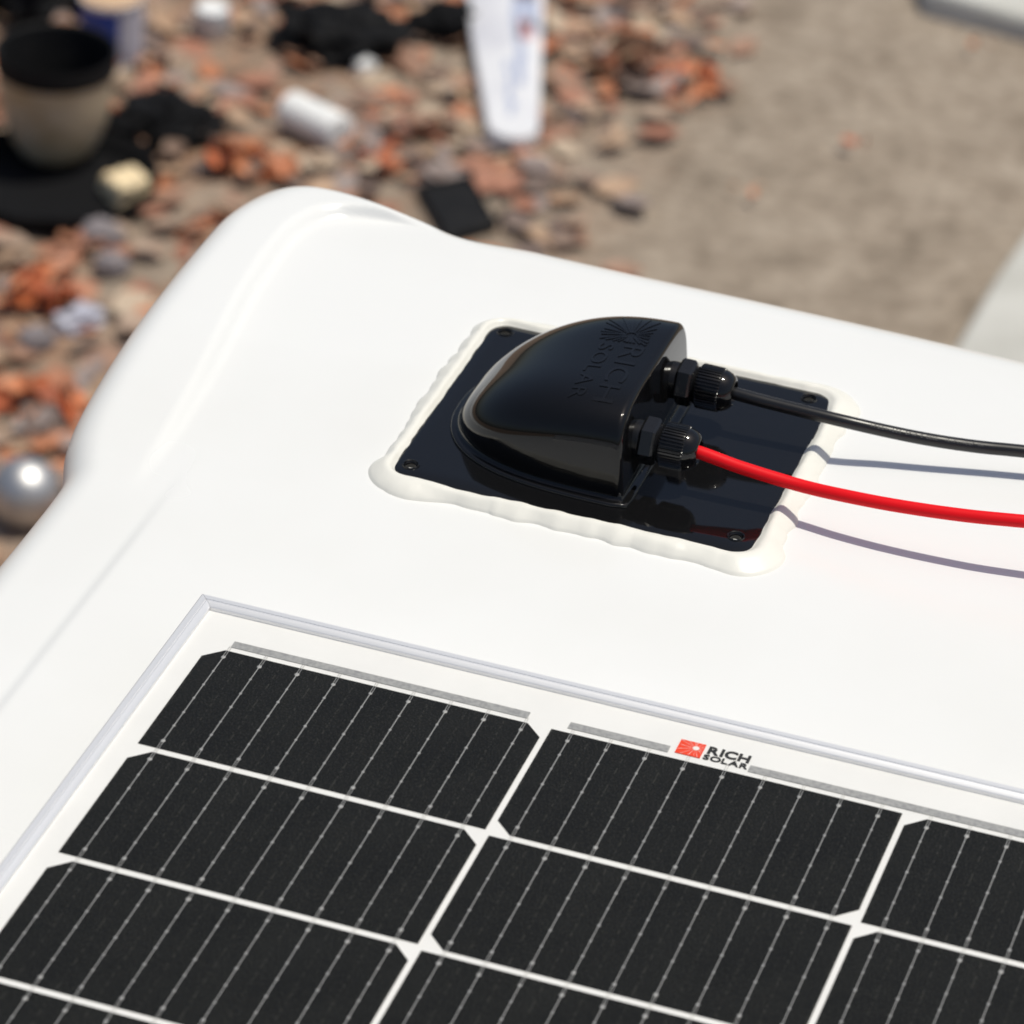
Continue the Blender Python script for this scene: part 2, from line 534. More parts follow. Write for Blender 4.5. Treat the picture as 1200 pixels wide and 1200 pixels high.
# printed logo on the panel
fn = lambda x, y, h: (.2265 + x, .0048 + y, h)
V, Fc = slab([(0, 0), (.0119, 0), (.0119, .0112), (0, .0112)], [(0, 1, 2, 3)], fn, -.0003, .00002)
emb = build('printed_sunburst', V, Fc, ORANGE, panel, smooth=False)
emb['label'] = 'orange red printed square with white sunburst'
m = MB()
for V, Fq in rays(.0119, .0112, .0083, .0066, 16, .0014, random.Random(3), .00008, .00022): m.add(*slab(V, Fq, fn, .00003, .00008))
n = 16
m.add(*slab([(.0083 + .0015 * math.cos(2 * math.pi * i / n), .0066 + .0015 * math.sin(2 * math.pi * i / n)) for i in range(n)], [tuple(range(n))], fn, .00003, .00012))
build('sun_rays', m.v, m.f, WHITEINK, emb, smooth=False)
for wd in (word('RICH', .0138, .0336, .0049, .0110, .034, .07), word('SOLAR', .0131, .0343, 0, .0041, .028, .06)):
    for V, Fq in wd:
        VV, FF = slab(V, Fq, fn, -.0003, .00004)
        build('printed_letter', VV, FF, INK, panel, smooth=False)

# ------------------------------------------------------------------ cable entry box
PT = -.0250            # top of the base plate
ent = empty('cable_entry_box', (.108, .302, RZ))
tag(ent, 'glossy black cable entry box with domed cover and two glands on the roof', 'cable entry')


def rrect(x0, x1, y0, y1, r, n=10, ins=0.0):
    P = []
    for cx, cy, a0 in ((x1 - r, y0 + r, -90), (x1 - r, y1 - r, 0), (x0 + r, y1 - r, 90), (x0 + r, y0 + r, 180)):
        for k in range(n + 1):
            a = math.radians(a0 + 90 * k / n)
            P.append((cx + (r - ins) * math.cos(a), cy + (r - ins) * math.sin(a)))
    return P


PX = (.0115, .2035, .2165, .3870)
HOLES = [(.0200, .3790), (.1905, .3790), (.0195, .2295), (.1925, .2315)]
HR = .0031


def plate():
    bm = bmesh.new()
    def loop(P, z):
        vs_ = [bm.verts.new((x, y, z)) for x, y in P]
        return vs_
    def ring(a, b):
        n = len(a)
        for i in range(n): bm.faces.new((a[i], a[(i + 1) % n], b[(i + 1) % n], b[i]))
    L = [loop(rrect(*PX, .0105, ins=i), PT - d) for i, d in ((.0009, 0), (.00035, .0002), (0, .0009), (0, .0034))]
    ring(L[0], L[1]); ring(L[1], L[2]); ring(L[2], L[3])
    edges = []
    for i in range(len(L[0])): edges.append(bm.edges.get((L[0][i], L[0][(i + 1) % len(L[0])])) or bm.edges.new((L[0][i], L[0][(i + 1) % len(L[0])])))
    for hx, hy in HOLES:
        c = [(hx + (HR + .0013) * math.cos(2 * math.pi * k / 24), hy + (HR + .0013) * math.sin(2 * math.pi * k / 24)) for k in range(24)]
        a = loop(c, PT)
        for i in range(24): edges.append(bm.edges.new((a[i], a[(i + 1) % 24])))
    bmesh.ops.triangle_fill(bm, edges=edges, use_beauty=True, use_dissolve=False)
    V = [v.co.copy() for v in bm.verts]; bm.verts.index_update()
    Fq = [tuple(v.index for v in f.verts) for f in bm.faces]
    bm.free(); return V, Fq


V, Fq = plate()
bp_ = build('base_plate', V, Fq, BLACK, ent, sharp=math.radians(60))
for hx, hy in HOLES:
    pr = [(HR + .0016, 0.00005), (HR + .0014, .0005), (HR + .0010, .0006), (HR + .0007, .0004), (HR + .0005, -.0004), (HR + .0001, -.0007), (HR, -.0012), (HR, -.0034)]
    V, Fq = lathe_z(pr, 24, (hx, hy, PT))
    build('screw_hole', V, Fq, BLACK, bp_)

# domed cover -------------------------------------------------------
UR, LL, WW, HH, YC = .1305, .1035, .0598, .0497, .2965
LEAN = .09


def sec(u):
    s = max(0.0, min(1.0, (UR - u) / LL))
    w = WW * (1 - s ** 3.3) ** .43
    h = HH * (1 - s ** 2.4) ** .66
    n = lerp(6.8, 3.0, sm(s * 1.05))
    return w, h, n


def near_n(n, y):
    """the near shoulder is rounder than the far one"""
    return lerp(n, 2.6, .45) if y < YC else n


def dome(u0, y):
    """height of the cover above the plate at world (x, y)"""
    u = u0
    for _ in range(6):
        w, h, n = sec(u)
        n = near_n(n, y)
        t = abs(y - YC) / max(w, 1e-6)
        z = h * max(0.0, 1 - t ** n) ** (1 / n) if t < 1 else 0
        u = u0 + LEAN * z
    return z


nphi = 72
V = []; rows = []
# sections from the tip to the face, denser towards the tip
for k in range(64):
    q = k / 63
    sp = lerp(1.0, .045, sm(q) * .5 + q ** 2 * .5)
    rows.append((UR - LL * sp, 0.0))
rr = .0034
rows = [r for r in rows if r[0] < UR - rr - .0004]
for k in range(9):
    a = math.pi / 2 * k / 8
    rows.append((UR - rr + rr * math.sin(a), rr * (1 - math.cos(a))))
for (u, ins) in rows:
    w, h, n = sec(min(u, UR - rr))
    w = max(w - ins, .00002); h = max(h - ins, .00002)
    for j in range(nphi + 1):
        t = math.pi * j / nphi
        # even spread of points round the rounded section
        c, si = math.cos(t), math.sin(t)
        nn = near_n(n, YC + c)
        y = w * math.copysign(abs(c) ** (2 / nn), c); z = h * abs(si) ** (2 / nn)
        V.append((u - LEAN * z, YC + y, PT + .0026 + z * (HH - .0026) / HH))
Fq = grid_faces(len(rows), nphi + 1)
b0 = (len(rows) - 1) * (nphi + 1)
Fq.append(tuple(range(b0, b0 + nphi + 1)))
COVM = mat('gloss_black_cover', (0.005, 0.005, 0.0055), 0.05, spec=0.36, rvar=(50.0, 0.08), bump=(28.0, 0.03, 0.001))
cover = build('cover', V, Fq, COVM, ent, sharp=math.radians(50))

# flange round the foot of the cover
foot = []
NF = 70
for k in range(NF + 1):
    q = -1 + 2 * k / NF
    s = 1 - abs(q) ** 1.6
    u = UR - LL * s
    w = sec(u)[0]
    foot.append((u, YC + math.copysign(w, q) if s < 1 else YC))
face_pts = [(UR, YC + WW - WW * 2 * k / 20) for k in range(1, 20)]
outl = foot + face_pts
NP_ = len(outl)
rings_ = []
for i in range(NP_):
    a = Vector(outl[i - 1]); b = Vector(outl[(i + 1) % NP_]); t = (b - a).normalized()
    rings_.append((Vector(outl[i]), Vector((t.y, -t.x))))
cen = Vector((.085, YC))
V = []
fprof = [(.0048, -.0002), (.0048, .0006), (.0045, .0013), (.0039, .0018), (.0030, .0020), (.0016, .0021), (.0007, .0026), (-.0002, .0040), (-.0008, .0062)]
for (p, nrm) in rings_:
    if nrm.dot(p - cen) < 0: nrm = -nrm
    for (d, z) in fprof:
        dd = d * (.9 if p.x > UR - .001 else 1)
        q = p + nrm * dd
        V.append((q.x - LEAN * max(z, 0), q.y, PT + z))
build('cover_flange', V, grid_faces(NP_, len(fprof), True, False), BLACK, cover)

# raised logo on the cover
def cfn(x, y, h):
    """logo x runs towards -Y, logo y towards +X"""
    wx, wy = y, -x
    z = dome(wx, wy)
    return (wx, wy, PT + .0026 + z * (HH - .0026) / HH + h)


m = MB()
BW, BH = .0300, .0280
for V, Fq in rays(BW, BH, BW * .72, BH * .62, 26, .0026, random.Random(11), .0009, .0017):
    V, Fq = refine(V, Fq, .003)
    m.add(*slab(V, Fq, lambda x, y, h: cfn(x - .3420, y + .0885, h), -.0005, .00040))
em = build('embossed_sunburst', m.v, m.f, BLACK, cover, smooth=False)
for txt, x0, x1, y0, y1, bold in (('RICH', -.3095, -.2530, .1060, .1170, .0), ('SOLAR', -.3085, -.2535, .0930, .1010, .0)):
    for V, Fq in word(txt, x0, x1, y0, y1, bold, .14):
        V, Fq = refine(V, Fq, .003)
        VV, FF = slab(V, Fq, cfn, -.0005, .00038)
        build('embossed_letter', VV, FF, BLACK, cover, smooth=False)

# cable glands ------------------------------------------------------
AZ = PT + .0240


def gland(y):
    c = (UR - .0025, y, AZ)
    pr = [(-.003, .0098), (.0030, .0098), (.0034, .0094), (.0034, .006)]
    g = build('cable_gland', *lathe_x(pr, 40, c), NYLON, ent)
    pr = [(.0034, .0100), (.0034, .0112), (.0046, .0125), (.0106, .0125), (.0118, .0113), (.0118, .0085)]
    build('hex_nut', *lathe_x(pr, 6, c, phase=math.radians(8)), NYLON, g, smooth=False)
    build('thread', *lathe_x([(.0110, .0096), (.0122, .0100), (.0128, .0092), (.0134, .0100), (.0140, .0092), (.0150, .0092)], 40, c), NYLON, g)
    nr = 40 * 4
    def ribs(x, r, k):
        if .0150 < x < .0272: return r * (1 if k % 4 in (0, 1) else .93)
        return r
    pr = [(.0140, .0100), (.0144, .0108), (.0152, .0118), (.0158, .0120), (.0260, .0118), (.0268, .0116), (.02721, .0110), (.0276, .0110)]
    cap = [(.0276, .0110), (.0292, .0106), (.0312, .0096), (.0328, .0082), (.0336, .0070), (.0338, .0064), (.0334, .0060), (.0300, .0058)]
    build('ribbed_cap', *lathe_x(pr, nr, c, ribs), NYLON, g, sharp=math.radians(22))
    build('dome_end', *lathe_x(cap, 48, c), BLACK, g, sharp=math.radians(60))
    build('seal_ring', *lathe_x([(.0290, .0059), (.0318, .0057), (.0324, .0050), (.0320, .0030)], 32, c), RUBBER, g)
    return g


gland(.2640)
gland(.3280)

# sealant bead ------------------------------------------------------
P0 = rrect(*PX, .0105, n=8)
path = []
per = 0
pts2 = P0 + [P0[0]]
for a, b in zip(pts2, pts2[1:]):
    L_ = math.dist(a, b); k = max(1, int(round(L_ / .0009)))
    for i in range(k): path.append((lerp(a[0], b[0], i / k), lerp(a[1], b[1], i / k)))
NPth = len(path)
V = []
NS = 15
cx0, cy0 = (PX[0] + PX[1]) / 2, (PX[2] + PX[3]) / 2
for i in range(NPth):
    a = Vector(path[(i - 4) % NPth]); b = Vector(path[(i + 4) % NPth]); t = (b - a).normalized(); n = Vector((t.y, -t.x))
    p = Vector(path[i])
    if n.dot(p - Vector((cx0, cy0))) < 0: n = -n
    N1 = noise.noise((p.x * 34, p.y * 34, 1.7)); N2 = noise.noise((p.x * 95, p.y * 95, 5.1)); N3 = 0.4 * noise.noise((p.x * 170, p.y * 170, 9.3))
    lobes = abs(math.sin(i * .085 + 4 * N1)) - .4
    left = sm((cx0 - p.x - .06) / .04)
    front = sm((cy0 - p.y - .06) / .03)
    rgt = sm((p.x - cx0 - .07) / .03)
    wo = .0102 + .0012 * front + .0022 * rgt * (1 - front * .3) + .0010 * left + .0030 * N1 + .0020 * N2 + .0006 * N3 + .0011 * lobes
    wi = .0002 + .0011 * max(0, N2 + .15) + .0009 * max(0, N3) + .0006 * N1
    # a fatter run-out at the near right corner
    dcr = (p - Vector((PX[1] - .004, PX[2] + .004))).length
    wo += .0055 * math.exp(-(dcr / .016) ** 2)
    dcr2 = (p - Vector((PX[1] - .004, PX[3] - .004))).length
    wo += .0035 * math.exp(-(dcr2 / .014) ** 2); wi += .0016 * math.exp(-(dcr2 / .010) ** 2)
    hgt = .0058 + .0008 * N1 + .0005 * N2 + .0002 * N3
    for k in range(NS):
        q = k / (NS - 1)
        d = lerp(-wi, wo, q)
        # cross-section: steep inner shoulder, crown, long outer slope with a second low swell
        prof_ = (math.sin(math.pi * min(1, q ** .60))) ** (.75 + .12 * q) if 0 < q < 1 else 0
        prof_ = prof_ * (1 + .05 * math.sin(7 * q + 5 * N1))
        base = lerp(PT - .0001, RZ - .0002, sm((d + .0002) / .0015)) if q < .6 else RZ - .0002
        if q < .6: z = max(base, RZ + hgt * prof_) if q > 0 else PT - .0002
        else: z = RZ + hgt * prof_
        if k == NS - 1: z = RZ - .0006
        if k == 1: z = max(z, PT + .0004)
        V.append((p.x + n.x * d, p.y + n.y * d, z))
o = build('sealant_bead', V, grid_faces(NPth, NS, True, False), SEAL, sharp=None, origin=(cx0, cy0, RZ))
tag(o, 'uneven cream white bead of sealant around the black base plate', 'sealant')

# ------------------------------------------------------------------ cables
def tube(name, ctrl, rad, m, label, n=20):
    P = [Vector(p) for p in catmull(ctrl, 14)]
    V = []; N = len(P); prev = Vector((0, 0, 1))
    for i in range(N):
        t = (P[min(i + 1, N - 1)] - P[max(i - 1, 0)]).normalized()
        s = t.cross(prev).normalized(); u = s.cross(t).normalized(); prev = u
        for k in range(n):
            a = 2 * math.pi * k / n
            V.append(P[i] + s * rad * math.cos(a) + u * rad * math.sin(a))
    Fq = grid_faces(N, n, False, True) + [tuple(range(n)), tuple(range((N - 1) * n, N * n))]
    o = build(name, V, Fq, m, origin=P[0])
    tag(o, label, 'cable', 'cables leaving the entry box')
    return o, P


red = [(.145, .2640, -.0010), (.1615, .2640, -.0014), (.1850, .2638, -.0048), (.2165, .2640, -.0076), (.2440, .2607, -.0056), (.2707, .2592, -.0035),
       (.3011, .2598, -.0011), (.3308, .2626, .0014), (.40, .274, .005), (.50, .293, .003), (.65, .323, -.012), (.85, .35, -.0247), (1.1, .36, -.0247)]
blk = [(.145, .3280, -.0010), (.1600, .3280, -.0012), (.1805, .3276, -.0021), (.2188, .3295, -.0044), (.2470, .3370, -.0092), (.2689, .3424, -.0117),
       (.2904, .3482, -.0132), (.3119, .3537, -.0135), (.37, .3672, -.0145), (.46, .380, -.0180), (.60, .388, -.0240), (.80, .382, -.0247), (1.1, .37, -.0247)]
CR = .0034
tube('red_cable', red, CR, RCABLE, 'bright red cable running from the nearer gland across the roof')
bc, BP = tube('black_cable', blk, CR, BCABLE, 'black cable running from the farther gland across the roof')
# illegible moulded print along the black jacket
m = MB(); rnd = random.Random(5)
dcam = (Vector((.607, -1.567, 1.136)) - Vector((.25, .34, -.01))).normalized()
sidx = [i for i, p in enumerate(BP) if .232 < p.x < .292]
arc = 0
for i in sidx[:-1]:
    a, b = BP[i], BP[i + 1]; t = (b - a).normalized(); L_ = (b - a).length
    nrm = (Vector((0, -.62, .78)) - t * Vector((0, -.62, .78)).dot(t)).normalized(); bi = nrm.cross(t).normalized()
    k = 0
    while k * .0021 < L_:
        if rnd.random() < .88:
            c = a + t * (k * .0021) + nrm * CR
            for (du, dv, wu, wv) in rnd.choice([((-.0004, 0, .0002, .0013), (.0002, .0007, .0006, .0002)), ((0, .0010, .0007, .0002), (0, -.0010, .0007, .0002), (-.0005, 0, .0002, .0010)),
                                               ((0, 0, .0002, .0013),), ((-.0004, 0, .0002, .0012), (.0004, 0, .0002, .0012), (0, 0, .0004, .0002))]):
                V = []
                for z in (-.0003, .00008):
                    for sx, sy in ((-1, -1), (1, -1), (1, 1), (-1, 1)):
                        V.append(c + t * (du + sx * wu * .6) + bi * (dv * .8 + sy * wv * .6) + nrm * z)
                m.add(V, [(0, 1, 2, 3), (4, 5, 6, 7), (0, 1, 5, 4), (1, 2, 6, 5), (2, 3, 7, 6), (3, 0, 4, 7)])
        k += 1
pm = build('jacket_print', m.v, m.f, PRINT, bc, smooth=False)
pm['kind'] = 'stuff'

# ================================================================== things on the ground
TAN = mat('beige_plastic', (0.54, 0.45, 0.32), 0.45, var=(14, (0.42, 0.31, 0.17), 0.48, 0.72))
MATTEB = mat('black_matte', (0.007, 0.007, 0.008), 0.7, spec=.2, var=(20, (0.016, 0.015, 0.015), 0.5, 0.75))
BAGM = mat('black_plastic_film', (0.008, 0.008, 0.009), 0.65, spec=.10, bump=(60, .4, .004))
BLUE = mat('blue_label', (0.015, 0.06, 0.34), 0.4)
PALE = mat('pale_grey_label', (0.50, 0.50, 0.58), 0.45, var=(25, (0.36, .36, .44), .45, .65))
WOOD = mat('orange_tan_lid', (0.60, 0.40, 0.24), 0.6)
WPAPER = mat('white_paper', (0.86, 0.86, 0.85), 0.6)
CREAM = mat('cream_foam', (0.82, 0.66, 0.42), 0.8, var=(30, (0.70, .50, .28), .5, .75))
BOARD = mat('white_painted_board', (0.74, 0.74, 0.77), 0.5, var=(7, (0.60, .60, .66), .5, .7))
SMEAR = mat('blue_grey_smear', (0.42, 0.46, 0.60), 0.6)
PINK = mat('pink_smear', (0.62, 0.36, 0.38), 0.6)
STEEL = mat('dull_steel', (0.60, 0.59, 0.585), 0.42, metal=0.9, rvar=(9, .5))
TIN = mat('pale_tin', (0.62, 0.64, 0.68), 0.35, metal=.4)
CONC = mat('pale_concrete', (0.60, 0.59, 0.55), 0.85, var=(6, (.50, .49, .45), .4, .7), bump=(60, .3, .004))
PEBB = mat('grey_stone', (0.26, 0.23, 0.24), 0.8, var=(30, (.17, .15, .15), .4, .7))
LEAFM = leaf_material('fallen_leaves', [(.42, .19, .11), (.32, .18, .12), (.38, .27, .20), (.50, .20, .10), (.24, .16, .12), (.44, .29, .19), (.30, .24, .22), (.36, .16, .10), (.48, .37, .27), (.17, .12, .10)])
LEAFO = leaf_material('orange_leaves', [(.60, .17, .06), (.50, .13, .05), (.62, .24, .11), (.40, .11, .05)])
LEAFY = leaf_material('yellow_leaves', [(.62, .42, .13), (.55, .36, .12), (.60, .45, .2), (.5, .3, .1)])


def leaf(mb, x, y, z, size, yaw, pitch, roll, curl):
    """pointed leaf folded along its midrib"""
    stations = ((-.5, .03), (-.28, .24), (0, .33), (.25, .22), (.5, .02))
    R = Matrix.Rotation(yaw, 3, 'Z') @ Matrix.Rotation(pitch, 3, 'Y') @ Matrix.Rotation(roll, 3, 'X')
    V = []
    for (t, w) in stations:
        zc = curl * (t * t) * size
        for s in (-1, 0, 1):
            p = R @ Vector((t * size, s * w * size, zc + abs(s) * w * curl * .8 * size))
            V.append((x + p.x, y + p.y, z + p.z))
    mb.add(V, grid_faces(5, 3))


# broad litter of leaves
rnd = random.Random(21)
mb = MB()
count = 0
def dens(x, y):
    # thick to the left, thinning out towards the bare ground on the right
    line = -1.10 - .06 * (y - 4.55)
    d = sm((line + .10 - x) / .30)
    patch = .35 + .9 * sm((noise.noise((x * 3.1, y * 3.1, 8)) + .25) / .6)
    top = 1 + .9 * sm((y - 4.95) / .3) * sm((x + 1.55) / .25)
    return d * patch * top * .55 + (.004 if x < -1.0 else 0)
EXC = [(-1.345, 4.53, .10), (-1.66, 4.68, .07), (-1.33, 4.83, .06), (-1.37, 4.95, .07), (-1.43, 5.1, .08), (-1.49, 5.25, .09), (-1.55, 5.4, .09), (-2.018, 4.435, .12),
       (-1.96, 4.32, .17), (-2.083, 4.828, .06), (-1.955, 4.985, .04), (-1.853, 4.352, .05), (-1.60, 3.37, .07)]
while count < 4200:
    x = rnd.uniform(-3.0, .3); y = rnd.uniform(2.9, 6.6)
    if rnd.random() > dens(x, y) or any((x - e[0]) ** 2 + (y - e[1]) ** 2 < e[2] ** 2 for e in EXC): continue
    sz = rnd.uniform(.040, .090)
    leaf(mb, x, y, gh(x, y) + .004 + rnd.random() * .018, sz, rnd.uniform(0, 6.3), rnd.gauss(0, .22), rnd.gauss(0, .22), rnd.uniform(-.2, .6))
    count += 1
o = build('leaf_litter', mb.v, mb.f, LEAFM, smooth=False)
tag(o, 'scattered brown and orange fallen leaves covering the ground', 'leaves', kind='stuff')


def clump(name, x, y, r, n, m, label, cat='leaves', hgt=.035, group=None):
    mb = MB(); rn = random.Random(int((x * 13 + y * 7) * 100))
    z0 = gh(x, y)
    for _ in range(n):
        a = rn.uniform(0, 6.28); q = r * math.sqrt(rn.random())
        leaf(mb, x + q * math.cos(a), y + q * math.sin(a), z0 + .008 + hgt * (1 - q / r) * rn.random() + .01, rn.uniform(.6, 1.1) * r, rn.uniform(0, 6.3), rn.gauss(0, .6), rn.gauss(0, .6), rn.uniform(0, 1.1))
    o = build(name, mb.v, mb.f, m, smooth=False, origin=(x, y, z0))
    tag(o, label, cat, group)


LG = 'heaps of orange leaves on the ground'
clump('leaf_heap', -1.845, 3.965, .060, 22, LEAFO, 'bright orange heap of leaves below the black dish at the left edge', group=LG)
clump('leaf_heap', -1.705, 3.665, .060, 22, LEAFO, 'bright orange heap of leaves just above the silver ball', group=LG)
clump('leaf_heap', -1.50, 4.635, .040, 9, LEAFO, 'small upright orange leaves between the white roll and the black tile', group=LG)
clump('leaf_heap', -1.215, 5.165, .075, 26, LEAFM, 'rust brown heap of leaves right of the white board', group=LG)
clump('leaf_heap', -1.72, 4.53, .055, 14, LEAFO, 'orange brown leaves below the lying white roll', group=LG)
clump('yellow_leaf', -1.206, 5.195, .030, 4, LEAFY, 'yellow leaf lying on the brown leaves right of the white board', 'leaf', .012)
clump('yellow_leaf', -1.46, 4.946, .030, 4, LEAFY, 'yellow leaf lying left of the white board', 'leaf', .012)


SG = 'single leaves on the bare ground'
clump('fallen_leaf', -.778, 5.029, .032, 3, LEAFO, 'lone orange leaf in the middle of the bare ground at right', 'leaf', .006, SG)
clump('fallen_leaf', -.902, 4.799, .024, 3, LEAFM, 'lone brown leaf on bare ground just above the roof edge', 'leaf', .006, SG)
clump('fallen_leaf', -.655, 5.500, .026, 3, LEAFO, 'lone reddish leaf in front of the far top right slab', 'leaf', .006, SG)
clump('leaf_heap', -1.110, 5.130, .055, 16, LEAFO, 'rust orange leaves at the right end of the leaf cover', group=LG)


def crumple(name, x, y, sx, sy, sz, yaw, seed, m, label, cat, boxy=0.0, amp=.42, sub=4):
    bm = bmesh.new(); bmesh.ops.create_icosphere(bm, subdivisions=sub, radius=1)
    z0 = gh(x, y); R = Matrix.Rotation(yaw, 3, 'Z')
    V = []
    for v in bm.verts:
        d = v.co.normalized()
        if boxy:
            q8 = (abs(d.x) ** 8 + abs(d.y) ** 8 + abs(d.z) ** 8) ** .125
            d = d.lerp(d / q8, boxy)
        k = 1 + amp * noise.noise(d * 2.1 + Vector((seed, 0, 0))) + amp * .6 * (abs(noise.noise(d * 5 + Vector((0, seed, 0)))) * 2 - .5) + amp * .25 * noise.noise(d * 12)
        p = R @ Vector((d.x * k * sx, d.y * k * sy, 0))
        V.append((x + p.x, y + p.y, z0 + max(-.004, sz * (.55 + d.z * k))))
    bm.verts.index_update()
    Fq = [tuple(v.index for v in f.verts) for f in bm.faces]; bm.free()
    o = build(name, V, Fq, m, smooth=True, origin=(x, y, z0), sharp=math.radians(28))
    return tag(o, label, cat)


# pot of dark liquid ------------------------------------------------
px, py = -2.018, 4.435
pz = gh(px, py) + .012
pot = empty('bucket', (px, py, pz))
tag(pot, 'beige bucket with black rim and black inside on a black dish', 'bucket')
build('wall', *lathe_z([(.0, .0), (.050, .0), (.058, .004), (.074, .030), (.088, .070), (.096, .115), (.0990, .160)], 48, (px, py, pz)), TAN, pot)
build('rim', *lathe_z([(.0990, .158), (.1020, .160), (.1045, .190), (.1025, .195), (.097, .191), (.092, .150), (.066, .03), (.0, .028)], 48, (px, py, pz)), MATTEB, pot)
build('liquid', *lathe_z([(.0, .070), (.0770, .070)], 48, (px, py, pz)), BAGM, pot)
dx_, dy_ = -1.968, 4.322
dz_ = gh(dx_, dy_)
ds = empty('dish', (dx_, dy_, dz_))
tag(ds, 'shallow black plastic dish under the beige bucket', 'dish')
V, Fq = lathe_z([(0, .006), (.12, .006), (.150, .012), (.165, .040), (.172, .043), (.175, .038), (.158, .004), (0, .001)], 48, (dx_, dy_, dz_))
V = [(x + .010 * noise.noise((x * 9, y * 9, 1)), y + .010 * noise.noise((x * 9, y * 9, 4)), z + .006 * noise.noise((x * 14, y * 14, 7)) * (1 if z > dz_ + .02 else 0)) for x, y, z in V]
build('dish_wall', V, Fq, BAGM, ds)

# blue and pale can -------------------------------------------------
cx_, cy_ = -2.083, 4.828
cz = gh(cx_, cy_)
can = empty('paint_can', (cx_, cy_, cz))
tag(can, 'round can with blue and pale grey label behind the bucket', 'can')
N_ = 48
for nm, a0, a1, m_ in (('blue_label', 150, 306, BLUE), ('pale_label', 306, 510, PALE)):
    V = []
    for r_, z_ in ((.0562, .006), (.0562, .108)):
        for k in range(25):
            a = math.radians(lerp(a0, a1, k / 24)); V.append((cx_ + r_ * math.cos(a), cy_ + r_ * math.sin(a), cz + z_))
    build(nm, V, grid_faces(2, 25), m_, can)
build('can_wall', *lathe_z([(0, 0), (.055, 0), (.0572, .002), (.0572, .005), (.0552, .007), (.0552, .109), (.0575, .112), (.0575, .118), (.0545, .119)], N_, (cx_, cy_, cz)), TIN, can)
build('lid', *lathe_z([(.0545, .119), (.052, .114), (.040, .113), (.038, .116), (0, .116)], N_, (cx_, cy_, cz)), WOOD, can)

# small tin, tipped over
tx, ty = -1.955, 4.985
tz = gh(tx, ty)
tn = empty('small_tin', (tx, ty, tz)); tag(tn, 'small pale tin beside the blue can', 'tin')
build('tin_wall', *lathe_z([(0, 0), (.030, 0), (.032, .003), (.032, .052), (.030, .056), (.027, .053)], 32, (tx, ty, tz)), TIN, tn)
build('tin_lid', *lathe_z([(.027, .053), (.012, .0545), (0, .055)], 32, (tx, ty, tz)), WPAPER, tn)

# black crumpled bags
crumple('plastic_bag', -1.735, 5.03, .115, .085, .050, .3, 3.1, BAGM, 'crumpled black plastic bag above the lying white roll', 'bag')
crumple('plastic_bag', -1.885, 4.60, .092, .075, .040, .5, 8.4, BAGM, 'crumpled black plastic bag right of the beige bucket', 'bag')
crumple('plastic_bag', -2.31, 5.00, .16, .13, .085, 1.2, 12.9, BAGM, 'black plastic bag in the top left corner behind the bucket', 'bag')
crumple('plastic_bag', -1.575, 5.17, .060, .050, .040, 1.0, 17.3, BAGM, 'small black plastic bag left of the white board', 'bag')
# scraps and stones
crumple('paper_scrap', -1.655, 4.965, .022, .017, .018, .2, 2.2, WPAPER, 'small white paper scrap below the large black bag', 'paper', sub=3)
crumple('paper_scrap', -1.755, 3.925, .045, .024, .022, .9, 6.2, PALE, 'pale crumpled scrap right of the orange leaf heaps', 'paper', sub=3)
crumple('stone', -1.83, 4.19, .036, .030, .028, .2, 4.7, PEBB, 'grey stone beside the black dish', 'stone', amp=.2, sub=3)
crumple('stone', -1.775, 4.105, .030, .026, .024, .7, 14.7, PEBB, 'grey stone nearest the raised corner of the roof', 'stone', amp=.2, sub=3)
crumple('stone', -1.79, 3.84, .030, .026, .024, .7, 19.7, PEBB, 'dark grey stone between the two orange leaf heaps', 'stone', amp=.2, sub=3)
crumple('cream_lump', -1.853, 4.352, .034, .032, .030, .9, 31.0, CREAM, 'cream yellow lump beside the black dish under the bucket', 'lump', amp=.14, sub=4, boxy=.9)

# white roll lying on the ground ------------------------------------
a = Vector((-1.702, 4.710, 0)); b = Vector((-1.588, 4.662, 0))
ax = (b - a).normalized(); side = Vector((-ax.y, ax.x, 0)); L_ = (b - a).length; r0 = .034
V = []
prf = [(0, .012), (0, .030), (.002, .0335), (.006, r0), (L_ - .006, r0), (L_ - .002, .0335), (L_, .030), (L_, .012), (L_ - .03, .011)]
zz = gh(a.x, a.y) + r0
for t, r_ in prf:
    for k in range(32):
        an = 2 * math.pi * k / 32
        p = a + ax * t + side * r_ * math.cos(an); V.append((p.x, p.y, zz + r_ * math.sin(an)))
o = build('paper_roll', V, grid_faces(len(prf), 32, False, True), WPAPER, origin=(a.x, a.y, zz - r0))
tag(o, 'white paper roll lying on its side among the leaves', 'roll')

# tapering white board ----------------------------------------------
p0 = Vector((-1.312, 4.768)); p1 = Vector((-1.72, 5.87))
ax = (p1 - p0).normalized(); sd = Vector((ax.y, -ax.x)); L_ = (p1 - p0).length
bz = GZ + .014
brd = empty('white_board', (p0.x, p0.y, bz))
tag(brd, 'long white board with rounded end and blue grey smears', 'board')
outline = []
nseg = 14
def hw(t): return lerp(.043, .082, min(1, t / .75))
for k in range(nseg + 1):
    t = k / nseg; outline.append((.05 + t * (L_ - .05), hw(.05 + t * (L_ - .05))))
for (aa) in range(nseg, -1, -1):
    t = aa / nseg; outline.append((.05 + t * (L_ - .05), -hw(.05 + t * (L_ - .05))))
for k in range(1, 12):
    an = math.pi * k / 12; outline.append((.05 - .05 * math.sin(an), -hw(.05) * math.cos(an)))
def bpnt(t, s, z): q = p0 + ax * t + sd * s; return (q.x, q.y, bz + z)
V = []
for ins, z in ((.004, 0), (0, .004), (0, .022), (.004, .026)):
    for t, s in outline:
        f = 1 - ins / .05
        V.append(bpnt(t if t > .05 else .05 - (.05 - t) * f, s * f, z))
n = len(outline)
